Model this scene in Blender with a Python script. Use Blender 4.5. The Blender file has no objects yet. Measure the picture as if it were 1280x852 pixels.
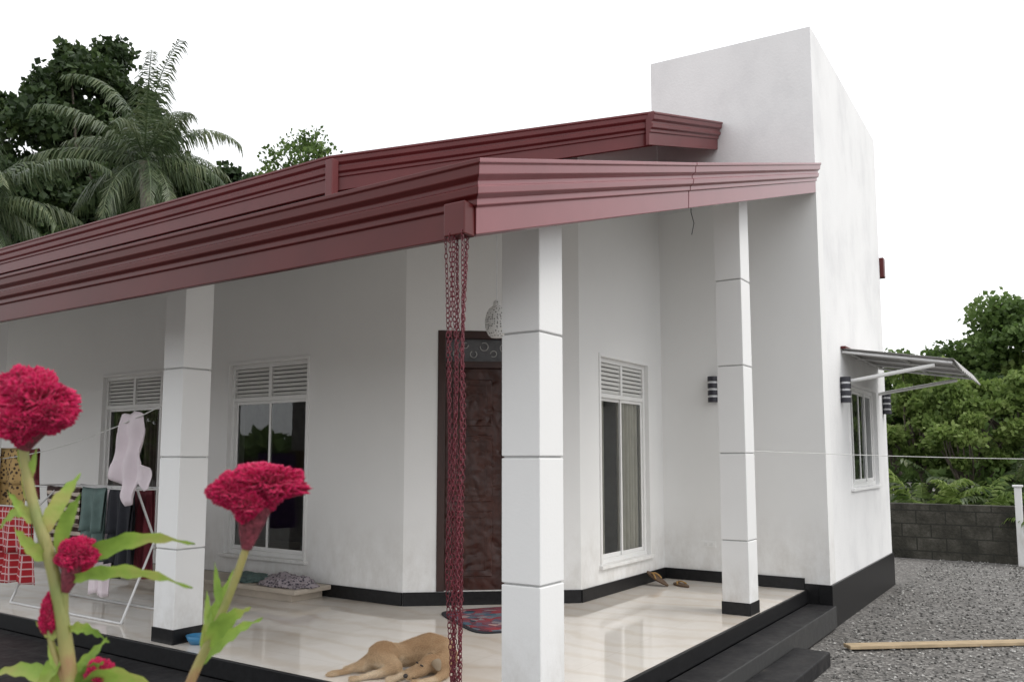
import bpy, bmesh, math, random
import numpy as np
from mathutils import Vector, Matrix, noise
random.seed(7); np.random.seed(7)
scene = bpy.context.scene
GZ = 1.52          # all heights below are written relative to eye level; lifted so gravel is z=0
D2R = math.radians

# ------------------------------------------------------------------ helpers
def link(o, parent=None):
    scene.collection.objects.link(o)
    if parent: o.parent = parent
    return o
def empty(name):
    e = bpy.data.objects.new(name, None); e.empty_display_size = .1
    return link(e)
def mesh(name, v, f, mat=None, parent=None, smooth=False):
    me = bpy.data.meshes.new(name)
    me.from_pydata([tuple(map(float, p)) for p in v], [], [tuple(int(i) for i in q) for q in f]); me.update()
    if mat: me.materials.append(mat)
    if smooth:
        for p in me.polygons: p.use_smooth = True
    return link(bpy.data.objects.new(name, me), parent)
def npmesh(name, V, F, mat, parent=None, smooth=False):
    V = np.asarray(V, dtype=np.float32); F = np.asarray(F, dtype=np.int32)
    n = F.shape[1]
    me = bpy.data.meshes.new(name)
    me.vertices.add(len(V)); me.vertices.foreach_set('co', V.ravel())
    me.loops.add(F.size); me.loops.foreach_set('vertex_index', F.ravel())
    me.polygons.add(len(F)); me.polygons.foreach_set('loop_start', np.arange(0, F.size, n, dtype=np.int32))
    try: me.polygons.foreach_set('loop_total', np.full(len(F), n, dtype=np.int32))
    except Exception: pass
    me.polygons.foreach_set('use_smooth', np.full(len(F), smooth, dtype=bool))
    me.update(calc_edges=True); me.validate()
    me.materials.append(mat)
    return link(bpy.data.objects.new(name, me), parent)
def bevel(o, w=.006, seg=2):
    m = o.modifiers.new('bev', 'BEVEL'); m.width = w; m.segments = seg; m.limit_method = 'ANGLE'
    return o
def box(name, x0, x1, y0, y1, z0, z1, mat, parent=None, bev=0):
    v = [(x0,y0,z0),(x1,y0,z0),(x1,y1,z0),(x0,y1,z0),(x0,y0,z1),(x1,y0,z1),(x1,y1,z1),(x0,y1,z1)]
    f = [(0,3,2,1),(4,5,6,7),(0,1,5,4),(1,2,6,5),(2,3,7,6),(3,0,4,7)]
    o = mesh(name, v, f, mat, parent)
    if bev: bevel(o, bev)
    return o
def prism(name, poly, zb, zt, mat, parent=None, bev=0):
    """poly: ccw xy list, zb/zt numbers or functions of (x,y)"""
    fb = zb if callable(zb) else (lambda x, y: zb)
    ft = zt if callable(zt) else (lambda x, y: zt)
    n = len(poly)
    v = [(x, y, fb(x, y)) for x, y in poly] + [(x, y, ft(x, y)) for x, y in poly]
    f = [tuple(reversed(range(n))), tuple(range(n, 2*n))]
    for i in range(n):
        j = (i+1) % n; f.append((i, j, n+j, n+i))
    o = mesh(name, v, f, mat, parent)
    bm = bmesh.new(); bm.from_mesh(o.data); bmesh.ops.recalc_face_normals(bm, faces=bm.faces); bm.to_mesh(o.data); bm.free()
    if bev: bevel(o, bev)
    return o
def tube(name, pts, r, mat, parent=None, res=3, smooth=False):
    cu = bpy.data.curves.new(name, 'CURVE'); cu.dimensions = '3D'
    sp = cu.splines.new('NURBS' if smooth else 'POLY'); sp.points.add(len(pts)-1)
    for i, p in enumerate(pts):
        sp.points[i].co = (*p, 1)
        sp.points[i].radius = r[i] if isinstance(r, (list, tuple)) else 1
    if smooth: sp.use_endpoint_u = True; sp.order_u = 3; sp.resolution_u = 5
    cu.bevel_depth = 1.0 if isinstance(r, (list, tuple)) else r
    cu.bevel_resolution = res; cu.use_fill_caps = True
    tmp = bpy.data.objects.new(name, cu); scene.collection.objects.link(tmp)
    dg = bpy.context.evaluated_depsgraph_get()
    me = bpy.data.meshes.new_from_object(tmp.evaluated_get(dg))
    bpy.data.objects.remove(tmp)
    me.name = name
    me.materials.clear(); me.materials.append(mat)
    for p in me.polygons: p.use_smooth = True
    return link(bpy.data.objects.new(name, me), parent)
def sweep(name, path, outs, prof, mat, parent=None):
    v = []; f = []; n = len(prof)
    for p, o in zip(path, outs):
        for a, z in prof: v.append((p[0]+o[0]*a, p[1]+o[1]*a, p[2]+z))
    for i in range(len(path)-1):
        for j in range(n):
            k = (j+1) % n
            f.append((i*n+j, i*n+k, (i+1)*n+k, (i+1)*n+j))
    f.append(tuple(range(n))); f.append(tuple(reversed(range((len(path)-1)*n, len(path)*n))))
    o = mesh(name, v, f, mat, parent)
    bm = bmesh.new(); bm.from_mesh(o.data); bmesh.ops.recalc_face_normals(bm, faces=bm.faces); bm.to_mesh(o.data); bm.free()
    bevel(o, .003, 2)
    return o

# ------------------------------------------------------------------ materials
def newmat(name):
    m = bpy.data.materials.new(name); m.use_nodes = True
    nt = m.node_tree; b = nt.nodes['Principled BSDF']
    return m, nt, b
def ramp(nt, fac, stops):
    r = nt.nodes.new('ShaderNodeValToRGB'); e = r.color_ramp.elements
    while len(e) < len(stops): e.new(.5)
    for i, (p, c) in enumerate(stops):
        e[i].position = p; e[i].color = (*c, 1)
    nt.links.new(fac, r.inputs[0]); return r.outputs[0]
def coords(nt, kind='Object', scale=(1,1,1), rot=(0,0,0)):
    tc = nt.nodes.new('ShaderNodeTexCoord'); mp = nt.nodes.new('ShaderNodeMapping')
    mp.inputs['Scale'].default_value = scale; mp.inputs['Rotation'].default_value = rot
    nt.links.new(tc.outputs[kind], mp.inputs[0]); return mp.outputs[0]
def noise_n(nt, vec, scale, detail=4, rough=.5):
    n = nt.nodes.new('ShaderNodeTexNoise'); n.inputs['Scale'].default_value = scale
    n.inputs['Detail'].default_value = detail; n.inputs['Roughness'].default_value = rough
    nt.links.new(vec, n.inputs['Vector']); return n.outputs['Fac']
def bump(nt, b, h, strength, dist=.01):
    bp = nt.nodes.new('ShaderNodeBump'); bp.inputs['Strength'].default_value = strength
    bp.inputs['Distance'].default_value = dist
    nt.links.new(h, bp.inputs['Height']); nt.links.new(bp.outputs[0], b.inputs['Normal'])
def simple(name, c, rough=.5, var=.12, scale=8, metal=0, bs=0, bscale=60, stretch=(1,1,1), coat=0, spec=None):
    m, nt, b = newmat(name)
    vec = coords(nt, 'Object', stretch)
    n = noise_n(nt, vec, scale, 5, .6)
    lo = tuple(x*(1-var) for x in c); hi = tuple(min(1, x*(1+var)) for x in c)
    nt.links.new(ramp(nt, n, [(.3, lo), (.7, hi)]), b.inputs['Base Color'])
    b.inputs['Roughness'].default_value = rough; b.inputs['Metallic'].default_value = metal
    b.inputs['Coat Weight'].default_value = coat
    if spec is not None: b.inputs['Specular IOR Level'].default_value = spec
    if bs:
        bump(nt, b, noise_n(nt, vec, bscale, 4), bs, .005)
    return m
def grimed(name, c, rough, var, zfoot, ztop, amount=.16):
    """white paint with faint splash grime rising from the floor and large soft unevenness"""
    m, nt, b = newmat(name); vec = coords(nt)
    lo = tuple(x*(1-var) for x in c)
    base = ramp(nt, noise_n(nt, vec, .9, 7, .62), [(.32, lo), (.62, c)])
    sx = nt.nodes.new('ShaderNodeSeparateXYZ'); nt.links.new(vec, sx.inputs[0])
    mr = nt.nodes.new('ShaderNodeMapRange'); mr.inputs['From Min'].default_value=zfoot; mr.inputs['From Max'].default_value=ztop
    mr.inputs['To Min'].default_value=1; mr.inputs['To Max'].default_value=0
    nt.links.new(sx.outputs['Z'], mr.inputs['Value'])
    st = ramp(nt, noise_n(nt, coords(nt,'Object',(1,1,.6)), 7, 8, .7), [(.38,(0,0,0)),(.68,(1,1,1))])
    mu = nt.nodes.new('ShaderNodeMath'); mu.operation='MULTIPLY'; nt.links.new(mr.outputs[0], mu.inputs[0]); nt.links.new(st, mu.inputs[1])
    ml = nt.nodes.new('ShaderNodeMath'); ml.operation='MULTIPLY'; ml.inputs[1].default_value=amount; nt.links.new(mu.outputs[0], ml.inputs[0])
    mx = nt.nodes.new('ShaderNodeMix'); mx.data_type='RGBA'; nt.links.new(ml.outputs[0], mx.inputs['Factor'])
    nt.links.new(base, mx.inputs[6]); mx.inputs[7].default_value=(.30,.25,.19,1)
    nt.links.new(mx.outputs[2], b.inputs['Base Color']); b.inputs['Roughness'].default_value=rough
    bump(nt, b, noise_n(nt, vec, 70, 5), .14, .005)
    return m

M_wall = grimed('white_wall_paint', (.81,.81,.802), .75, .035, -1.15, -.45, .35)
m, nt, b = newmat('skimmed_parapet'); M_box = m
n1 = noise_n(nt, coords(nt,'Object',(1,1,.7)), 1.7, 8, .62)
nt.links.new(ramp(nt, n1, [(.34,(.70,.70,.705)),(.5,(.78,.78,.78)),(.64,(.81,.81,.81))]), b.inputs['Base Color'])
b.inputs['Roughness'].default_value=.8; bump(nt,b,noise_n(nt, coords(nt,'Object'), 40, 5),.25,.008)
M_column = grimed('column_paint', (.80,.80,.795), .55, .03, -1.1, -.75, .40)
M_groove = simple('column_groove', (.42,.42,.42), .8)
M_black = simple('black_granite', (.010,.010,.011), .35, .35, 30, spec=.25)
m, nt, b = newmat('black_step_tile'); M_step = m
vec = coords(nt,'Object')
br = nt.nodes.new('ShaderNodeTexBrick'); br.offset=0; br.inputs['Scale'].default_value=1
br.inputs['Brick Width'].default_value=.6; br.inputs['Row Height'].default_value=.6; br.inputs['Mortar Size'].default_value=.004
nt.links.new(vec, br.inputs['Vector'])
c1 = ramp(nt, noise_n(nt, vec, 6, 8, .7), [(.35,(.008,.008,.010)),(.62,(.024,.023,.024)),(.75,(.06,.055,.05))])
nt.links.new(c1, br.inputs['Color1']); nt.links.new(c1, br.inputs['Color2']); br.inputs['Mortar'].default_value=(.05,.05,.05,1)
nt.links.new(br.outputs['Color'], b.inputs['Base Color']); b.inputs['Specular IOR Level'].default_value=.25
nt.links.new(ramp(nt, noise_n(nt, vec, 9, 6, .7), [(.3,(.38,)*3),(.7,(.65,)*3)]), b.inputs['Roughness'])
# polished cream floor tile
m, nt, b = newmat('polished_cream_tile'); M_floor = m
vec = coords(nt,'Object')
nz = noise_n(nt, vec, 1.3, 8, .65)
sc = nt.nodes.new('ShaderNodeTexWave'); sc.inputs['Scale'].default_value=1.1; sc.inputs['Distortion'].default_value=9; sc.inputs['Detail'].default_value=5
nt.links.new(vec, sc.inputs['Vector'])
mm = nt.nodes.new('ShaderNodeMix'); mm.data_type='RGBA'; mm.blend_type='MULTIPLY'; mm.inputs['Factor'].default_value=.35
nt.links.new(ramp(nt, nz, [(.35,(.66,.60,.53)),(.6,(.76,.72,.67))]), mm.inputs[6])
nt.links.new(ramp(nt, sc.outputs['Fac'], [(.0,(.84,.75,.64)),(.35,(1,1,1)),(1,(1,1,1))]), mm.inputs[7])
br = nt.nodes.new('ShaderNodeTexBrick'); br.offset=0; br.inputs['Scale'].default_value=1
br.inputs['Brick Width'].default_value=.6; br.inputs['Row Height'].default_value=.6; br.inputs['Mortar Size'].default_value=.0012
nt.links.new(vec, br.inputs['Vector'])
nt.links.new(mm.outputs[2], br.inputs['Color1']); nt.links.new(mm.outputs[2], br.inputs['Color2']); br.inputs['Mortar'].default_value=(.58,.53,.47,1)
nt.links.new(br.outputs['Color'], b.inputs['Base Color'])
nt.links.new(ramp(nt, noise_n(nt, vec, 3, 6, .7), [(.35,(.035,)*3),(.7,(.10,)*3)]), b.inputs['Roughness'])
b.inputs['Specular IOR Level'].default_value=.65
bump(nt,b,noise_n(nt, vec, 2.5, 2),.02,.01)
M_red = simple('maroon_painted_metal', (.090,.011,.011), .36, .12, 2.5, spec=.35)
M_rake = simple('sky_sheen_maroon_metal', (.235,.078,.088), .33, .08, 2.5, coat=.1)  # paler than the eave: bright sky reflection painted into the base colour
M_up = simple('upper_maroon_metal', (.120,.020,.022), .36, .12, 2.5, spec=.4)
M_redroof = simple('maroon_roof_sheet', (.12,.02,.02), .5)
M_soffit = simple('white_soffit', (.7,.7,.69), .7)
M_alu = simple('white_aluminium', (.78,.78,.77), .35, .03)
M_alum2 = simple('grey_vent_slats', (.62,.62,.60), .5, .05)
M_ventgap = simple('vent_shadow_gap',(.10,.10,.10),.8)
M_doorframe = simple('dark_timber_frame', (.034,.012,.009), .4, .3, 6, stretch=(4,4,.6))
m, nt, b = newmat('carved_mahogany'); M_door = m
vec = coords(nt,'Object',(1,1,1))
w = nt.nodes.new('ShaderNodeTexVoronoi'); w.feature='SMOOTH_F1'; w.inputs['Scale'].default_value=8
dn = nt.nodes.new('ShaderNodeTexNoise'); dn.inputs['Scale'].default_value=5; nt.links.new(vec, dn.inputs['Vector'])
vm = nt.nodes.new('ShaderNodeVectorMath'); vm.operation='MULTIPLY_ADD'; vm.inputs[1].default_value=(.3,.3,.3)
nt.links.new(dn.outputs['Color'], vm.inputs[0]); nt.links.new(vec, vm.inputs[2]); nt.links.new(vm.outputs[0], w.inputs['Vector'])
nn = noise_n(nt, coords(nt,'Object',(3,3,1)), 4, 7, .65)
nt.links.new(ramp(nt, nn, [(.3,(.026,.009,.007)),(.7,(.064,.020,.013))]), b.inputs['Base Color'])
b.inputs['Roughness'].default_value=.38; b.inputs['Specular IOR Level'].default_value=.4; bump(nt,b,w.outputs['Distance'],1,.03)
# gravel
m, nt, b = newmat('grey_gravel'); M_gravel = m
vec = coords(nt,'Object')
vo = nt.nodes.new('ShaderNodeTexVoronoi'); vo.inputs['Scale'].default_value=45; nt.links.new(vec, vo.inputs['Vector'])
big = noise_n(nt, vec, .8, 6, .6)
ng = noise_n(nt, vo.outputs['Color'], 3, 1)
c = ramp(nt, ng, [(.3,(.07,.068,.065)),(.55,(.21,.20,.19)),(.75,(.42,.41,.39))])
mm = nt.nodes.new('ShaderNodeMix'); mm.data_type='RGBA'; mm.blend_type='MULTIPLY'; mm.inputs['Factor'].default_value=.6
nt.links.new(c, mm.inputs[6]); nt.links.new(ramp(nt, big, [(.3,(.6,.58,.55)),(.7,(1,1,1))]), mm.inputs[7])
nt.links.new(mm.outputs[2], b.inputs['Base Color']); b.inputs['Roughness'].default_value=.9
bump(nt,b,vo.outputs['Distance'],.8,.012)
def island(name, stops, rough=.8, transl=0.0, posscale=None, spec=.3):
    m, nt, b = newmat(name)
    g = nt.nodes.new('ShaderNodeNewGeometry')
    fac = g.outputs['Random Per Island']
    if posscale:
        n = noise_n(nt, g.outputs['Position'], posscale, 3)
        a = nt.nodes.new('ShaderNodeMath'); a.operation='MULTIPLY_ADD'; a.inputs[1].default_value=.45
        nt.links.new(fac, a.inputs[0]); 
        s = nt.nodes.new('ShaderNodeMath'); s.operation='MULTIPLY_ADD'; s.inputs[1].default_value=1.3; s.inputs[2].default_value=-.4
        nt.links.new(n, s.inputs[0]); nt.links.new(s.outputs[0], a.inputs[2]); fac = a.outputs[0]
    col = ramp(nt, fac, stops)
    nt.links.new(col, b.inputs['Base Color']); b.inputs['Roughness'].default_value=rough
    b.inputs['Specular IOR Level'].default_value=spec
    if transl:
        t = nt.nodes.new('ShaderNodeBsdfTranslucent'); nt.links.new(col, t.inputs[0])
        mx = nt.nodes.new('ShaderNodeMixShader'); mx.inputs[0].default_value=transl
        nt.links.new(b.outputs[0], mx.inputs[1]); nt.links.new(t.outputs[0], mx.inputs[2])
        nt.links.new(mx.outputs[0], nt.nodes['Material Output'].inputs[0])
    return m
M_stone = island('gravel_stones', [(0,(.06,.058,.055)),(.5,(.2,.195,.185)),(1,(.46,.45,.43))], .9)
M_leafdark = island('dark_foliage', [(0,(.010,.020,.008)),(.5,(.035,.062,.020)),(1,(.10,.145,.045))], .6, .25, .5)
M_leafmid = island('mid_foliage', [(0,(.035,.062,.018)),(.5,(.10,.165,.042)),(1,(.22,.30,.10))], .6, .4, .7)
M_leaflight = island('light_foliage', [(0,(.06,.11,.025)),(.5,(.19,.27,.07)),(1,(.36,.43,.16))], .6, .45, .9)
M_palm = island('palm_leaf', [(0,(.025,.045,.018)),(.5,(.075,.11,.045)),(1,(.20,.22,.11))], .4, .25, .6, .5)
M_bark = simple('bark', (.12,.10,.08), .9, .35, 6, bs=.5, bscale=20)
M_palmbark = simple('palm_bark', (.20,.18,.15), .9, .3, 3, bs=.5, bscale=12, stretch=(1,1,4))
m, nt, b = newmat('concrete_block'); M_block = m
br = nt.nodes.new('ShaderNodeTexBrick'); br.inputs['Scale'].default_value=1
br.inputs['Brick Width'].default_value=.4; br.inputs['Row Height'].default_value=.2; br.inputs['Mortar Size'].default_value=.010
tc = nt.nodes.new('ShaderNodeTexCoord'); sx = nt.nodes.new('ShaderNodeSeparateXYZ'); cx = nt.nodes.new('ShaderNodeCombineXYZ')
nt.links.new(tc.outputs['Object'], sx.inputs[0]); nt.links.new(sx.outputs['Y'], cx.inputs['X']); nt.links.new(sx.outputs['Z'], cx.inputs['Y'])
nt.links.new(cx.outputs[0], br.inputs['Vector'])
cc = ramp(nt, noise_n(nt, tc.outputs['Object'], 2.6, 10, .75), [(.32,(.016,.017,.012)),(.5,(.048,.045,.036)),(.62,(.085,.08,.066)),(.78,(.19,.18,.16))])
nt.links.new(cc, br.inputs['Color1']); nt.links.new(cc, br.inputs['Color2']); br.inputs['Mortar'].default_value=(.03,.03,.024,1)
nt.links.new(br.outputs['Color'], b.inputs['Base Color']); b.inputs['Roughness'].default_value=.95
bump(nt,b,noise_n(nt, tc.outputs['Object'], 30, 5),.6,.02)
m, nt, b = newmat('window_glass'); M_glass = m
tr = nt.nodes.new('ShaderNodeBsdfTransparent'); tr.inputs[0].default_value=(.86,.88,.87,1)
gl = nt.nodes.new('ShaderNodeBsdfGlossy'); gl.inputs['Roughness'].default_value=.015; gl.inputs['Color'].default_value=(.9,.92,.92,1)
lw = nt.nodes.new('ShaderNodeFresnel'); lw.inputs[0].default_value=1.65
mx = nt.nodes.new('ShaderNodeMixShader'); nt.links.new(lw.outputs[0], mx.inputs[0])
nt.links.new(tr.outputs[0], mx.inputs[1]); nt.links.new(gl.outputs[0], mx.inputs[2])
nt.links.new(mx.outputs[0], nt.nodes['Material Output'].inputs[0])
M_curtain = simple('cream_curtain', (.78,.74,.66), .9, .06)
M_curtain2 = simple('mauve_curtain', (.15,.10,.10), .9, .2)
M_room = simple('room_interior', (.30,.29,.28), .8)
M_chain = simple('maroon_chain', (.12,.009,.020), .42, .2, 20)
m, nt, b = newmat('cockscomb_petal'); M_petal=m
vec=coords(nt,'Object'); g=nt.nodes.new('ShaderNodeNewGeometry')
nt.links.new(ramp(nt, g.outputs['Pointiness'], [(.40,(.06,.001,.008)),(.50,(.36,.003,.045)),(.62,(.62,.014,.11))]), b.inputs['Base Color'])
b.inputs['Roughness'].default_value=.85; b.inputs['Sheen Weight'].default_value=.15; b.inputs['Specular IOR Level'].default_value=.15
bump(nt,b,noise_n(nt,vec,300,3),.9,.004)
M_seed = simple('cockscomb_seed_base', (.17,.03,.045), .85, .6, 160, bs=.9, bscale=260)
m, nt, b = newmat('plant_leaf'); M_pleaf = m
vec = coords(nt,'Object')
col = ramp(nt, noise_n(nt, vec, 16, 5), [(.3,(.12,.22,.03)),(.5,(.28,.42,.07)),(.66,(.42,.40,.12)),(.75,(.40,.16,.10))])
nt.links.new(col, b.inputs['Base Color']); b.inputs['Roughness'].default_value=.5
t = nt.nodes.new('ShaderNodeBsdfTranslucent'); nt.links.new(col, t.inputs[0])
mx = nt.nodes.new('ShaderNodeMixShader'); mx.inputs[0].default_value=.4
nt.links.new(b.outputs[0], mx.inputs[1]); nt.links.new(t.outputs[0], mx.inputs[2]); nt.links.new(mx.outputs[0], nt.nodes['Material Output'].inputs[0])
bump(nt,b,noise_n(nt,vec,180,3),.5,.002)
m, nt, b = newmat('plant_stem'); M_pstem=m
nt.links.new(ramp(nt, noise_n(nt, coords(nt,'Object',(1,1,.5)), 22, 4), [(.35,(.18,.22,.06)),(.55,(.30,.26,.09)),(.7,(.30,.11,.08))]), b.inputs['Base Color']); b.inputs['Roughness'].default_value=.5
bump(nt,b,noise_n(nt,coords(nt,'Object',(6,6,.6)),60,3),.6,.002)
M_wood = simple('weathered_plank', (.42,.32,.20), .8, .25, 5, stretch=(1,8,1), bs=.3)
M_awn = simple('awning_sheet', (.34,.33,.32), .5, .2, 2)
M_steel = simple('galvanised_frame', (.6,.6,.6), .4, .1, metal=.2)
M_lampblk = simple('lamp_black', (.02,.02,.03), .35)
M_lampwht = simple('lamp_diffuser', (.75,.76,.78), .4)
M_rope = simple('line_rope', (.6,.6,.58), .7)
M_plastic_blue = simple('blue_plastic', (.03,.17,.33), .35)
M_tan = simple('tan_stone_slab', (.48,.42,.35), .5, .15, 5)

# ------------------------------------------------------------------ ground
ground = mesh('gravel_ground', [(-300,-300,-1.52),(500,-300,-1.52),(500,500,-1.52),(-300,500,-1.52)], [(0,1,2,3)], M_gravel)
N = 14000
octv = np.array([(1,0,0),(0,1,0),(-1,0,0),(0,-1,0),(0,0,.75),(0,0,-.75)])
octf = np.array([(0,1,4),(1,2,4),(2,3,4),(3,0,4),(1,0,5),(2,1,5),(3,2,5),(0,3,5)])
pos = np.stack([np.random.uniform(4.5,14,N), np.random.uniform(-4,1.75,N)*1.0, np.full(N,-1.514)],1)
keep = ~((pos[:,0]<6.6)&(pos[:,1]>1.5)); pos = pos[keep]; N = len(pos)
s = np.random.uniform(.006,.018,N); ang = np.random.uniform(0,6.28,N)
V = octv[None]*s[:,None,None]*np.random.uniform(.6,1.3,(N,6,3))
ca, sa = np.cos(ang)[:,None], np.sin(ang)[:,None]
x = V[:,:,0]*ca-V[:,:,1]*sa; y = V[:,:,0]*sa+V[:,:,1]*ca; V[:,:,0]=x; V[:,:,1]=y
V += pos[:,None]
F = octf[None]+np.arange(N)[:,None,None]*6
npmesh('gravel', V.reshape(-1,3), F.reshape(-1,3), M_stone)

# ------------------------------------------------------------------ house
house = empty('white_house')
TZ = -1.20
low_top = lambda x, y: 1.09+.301*(x-2.52)
up_top = lambda x, y: 2.36+.301*(x-4.6)
back_top = lambda x, y: 3.53-.36*(x-8.5)

terr = [(3.30,2.07),(8.0,2.07),(8.0,3.6),(6.3,3.6),(5.4,4.7),(5.4,13),(3.30,13)]
prism('terrace_floor', terr, -1.25, TZ, M_floor, house)
prism('terrace_base', [(3.31,2.08),(7.9,2.08),(7.9,13),(3.31,13)], -1.52, -1.251, M_black, house)
box('terrace_nosing_side', 3.282, 7.9, 2.045, 2.069, -1.31, TZ+.002, M_black, house, .004)
box('terrace_nosing_front', 3.275, 3.299, 2.045, 13, -1.31, TZ+.002, M_black, house, .004)
prism('upper_step', [(2.35,1.80),(7.88,1.80),(7.88,2.044),(3.274,2.044),(3.274,13),(2.35,13)], -1.5, -1.312, M_step, house, .008)
box('upper_step_riser', 2.37, 7.88, 1.82, 2.0, -1.52, -1.35, M_black, house)
box('lower_step', 3.6, 6.50, 1.54, 1.797, -1.52, -1.415, M_step, house, .010)

def wall(name, p0, p1, th, zb, zt0, zt1, ops, mat):
    p0 = Vector(p0); p1 = Vector(p1); L = (p1-p0).length; u = (p1-p0)/L; n = Vector((-u.y, u.x))*th
    top = lambda a: zt0+(zt1-zt0)*a/L
    cuts = [0]; 
    for o in sorted(ops): cuts += [o[0], o[1]]
    cuts.append(L)
    k = 0
    def piece(a, b2, z0, z1a, z1b):
        nonlocal k
        A = p0+u*a; B = p0+u*b2
        pts = [A, B, B+n, A+n]; zt = [z1a, z1b, z1b, z1a]
        v = [(p.x,p.y,z0) for p in pts]+[(p.x,p.y,z) for p,z in zip(pts,zt)]
        f = [(0,3,2,1),(4,5,6,7),(0,1,5,4),(1,2,6,5),(2,3,7,6),(3,0,4,7)]
        o = mesh(f'{name}_{k}', v, f, mat, house); k += 1
        bm = bmesh.new(); bm.from_mesh(o.data); bmesh.ops.recalc_face_normals(bm, faces=bm.faces); bm.to_mesh(o.data); bm.free()
    so = sorted(ops)
    for i in range(len(cuts)-1):
        a, b2 = cuts[i], cuts[i+1]
        if b2-a < 1e-4: continue
        if i % 2 == 0: piece(a, b2, zb, top(a), top(b2))
        else:
            o = so[i//2]
            if o[2] > zb+.001: piece(a, b2, zb, o[2], o[2])
            piece(a, b2, o[3], top(a), top(b2))
    return p0, u, n

def skirt(name, p0, p1, h=.105, t=.016, mat=M_black, z0=TZ+.001):
    p0=Vector(p0);p1=Vector(p1);u=(p1-p0).normalized();n=Vector((u.y,-u.x))*t
    pts=[p0+n,p1+n,p1,p0]
    prism(name, [(p.x,p.y) for p in pts], z0, z0+h, mat, house, .003)

WZ0, WZ1, VZ = -.915, .894, .575
def window(name, p0, u, n, a, b2, z0=WZ0, z1=WZ1, vent=VZ, panes=2, curtain=None, cd=.13):
    e = bpy.data.objects.new(name, None); link(e, house)
    nn = n.normalized()
    def bar(nm, ua, ub, za, zb, d0, d1, mat):
        q = [p0+u*ua+nn*d0, p0+u*ub+nn*d0, p0+u*ub+nn*d1, p0+u*ua+nn*d1]
        o = prism(nm, [(p.x,p.y) for p in q], za, zb, mat, None, .003); o.parent = e
        return o
    fw = .04
    bar('architrave_l', a-.03, a-.001, z0-.03, z1+.03, -.012, .03, M_wall)
    bar('architrave_r', b2+.001, b2+.03, z0-.03, z1+.03, -.012, .03, M_wall)
    bar('architrave_t', a-.001, b2+.001, z1+.001, z1+.03, -.012, .03, M_wall)
    bar('sill', a-.05, b2+.05, z0-.032, z0-.001, -.035, .03, M_wall)
    bar('frame_l', a, a+fw, z0, z1, .03, .09, M_alu); bar('frame_r', b2-fw, b2, z0, z1, .03, .09, M_alu)
    bar('frame_b', a+fw, b2-fw, z0, z0+fw, .032, .088, M_alu); bar('frame_t', a+fw, b2-fw, z1-fw, z1, .032, .088, M_alu)
    zt = z1-fw
    if vent:
        bar('transom', a+fw, b2-fw, vent-fw, vent, .032, .088, M_alu)
        mid = (a+b2)/2
        bar('vent_mullion', mid-fw/2, mid+fw/2, vent, z1-fw, .034, .086, M_alu)
        k = 7; H = (z1-fw-vent)/k
        for i in range(k):
            for (s0,s1) in ((a+fw+.002, mid-fw/2-.002),(mid+fw/2+.002, b2-fw-.002)):
                bar('vent_slat', s0, s1, vent+H*i+.005, vent+H*(i+1)-.005, .045, .06, M_alum2)
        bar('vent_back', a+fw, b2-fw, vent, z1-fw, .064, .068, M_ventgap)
        zt = vent-fw
    W = (b2-a-2*fw)/panes
    for i in range(panes):
        s0 = a+fw+W*i; s1 = s0+W
        d = .045 if i%2 else .058
        ov = .014
        s0o = s0-(ov if i else 0); s1o = s1+(ov if i<panes-1 else 0)
        sw=.028
        bar('sash', s0o, s0o+sw, z0+fw, zt, d, d+.012, M_alu); bar('sash', s1o-sw, s1o, z0+fw, zt, d, d+.012, M_alu)
        bar('sash', s0o+sw, s1o-sw, z0+fw, z0+fw+sw*1.3, d, d+.0115, M_alu); bar('sash', s0o+sw, s1o-sw, zt-sw, zt, d, d+.0115, M_alu)
        q0 = p0+u*(s0o+sw)+nn*(d+.006); q1 = p0+u*(s1o-sw)+nn*(d+.006)
        g = mesh('glass', [(q0.x,q0.y,z0+fw+sw),(q1.x,q1.y,z0+fw+sw),(q1.x,q1.y,zt-sw),(q0.x,q0.y,zt-sw)], [(0,1,2,3)], M_glass); g.parent = e
    for c in (curtain or []):
        c0, c1, mat = c
        nseg = 60; v=[]; f=[]
        for i in range(nseg+1):
            uu = c0+(c1-c0)*i/nseg
            d = cd+.022*math.sin(i*1.05)+.010*math.sin(i*.43+1)
            q = p0+u*uu+nn*d
            v += [(q.x,q.y,z0+.02),(q.x,q.y,z1-.02)]
            if i: f.append((2*i-2,2*i,2*i+1,2*i-1))
        o = mesh('curtain', v, f, mat, None, True); o.parent = e

XL = 5.24
LW0 = (XL,13.0)
ops = [(13-9.06,13-7.97,WZ0,WZ1),(13-6.84,13-5.74,WZ0,WZ1)]
p,u,n = wall('wall_left', LW0, (XL,4.57), .2, -1.52, 2.49, 2.49, ops, M_wall)
window('window_living', p,u,n, *ops[0][:2], curtain=[(ops[0][0]+.05,ops[0][0]+.5,M_curtain2),(ops[0][0]+.62,ops[0][1]-.03,M_curtain2)])
window('window_front', p,u,n, *ops[1][:2])
skirt('skirting_left', LW0, (XL,4.57))
d0, d1 = (XL,4.57), (6.18,3.44)
p,u,n = wall('wall_door', d0, d1, .2, -1.52, 2.49, 2.78, [(.27,1.27,-1.09,1.06)], M_wall)
skirt('skirting_door_l', d0, d1, .107)
DE = bpy.data.objects.new('front_door', None); link(DE, house)
nn = n.normalized()
def dbar(nm, ua, ub, za, zb, a, b2, mat, bv=.004):
    q = [p+u*ua+nn*a, p+u*ub+nn*a, p+u*ub+nn*b2, p+u*ua+nn*b2]
    o = prism(nm, [(t.x,t.y) for t in q], za, zb, mat, None, bv); o.parent = DE; return o
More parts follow.
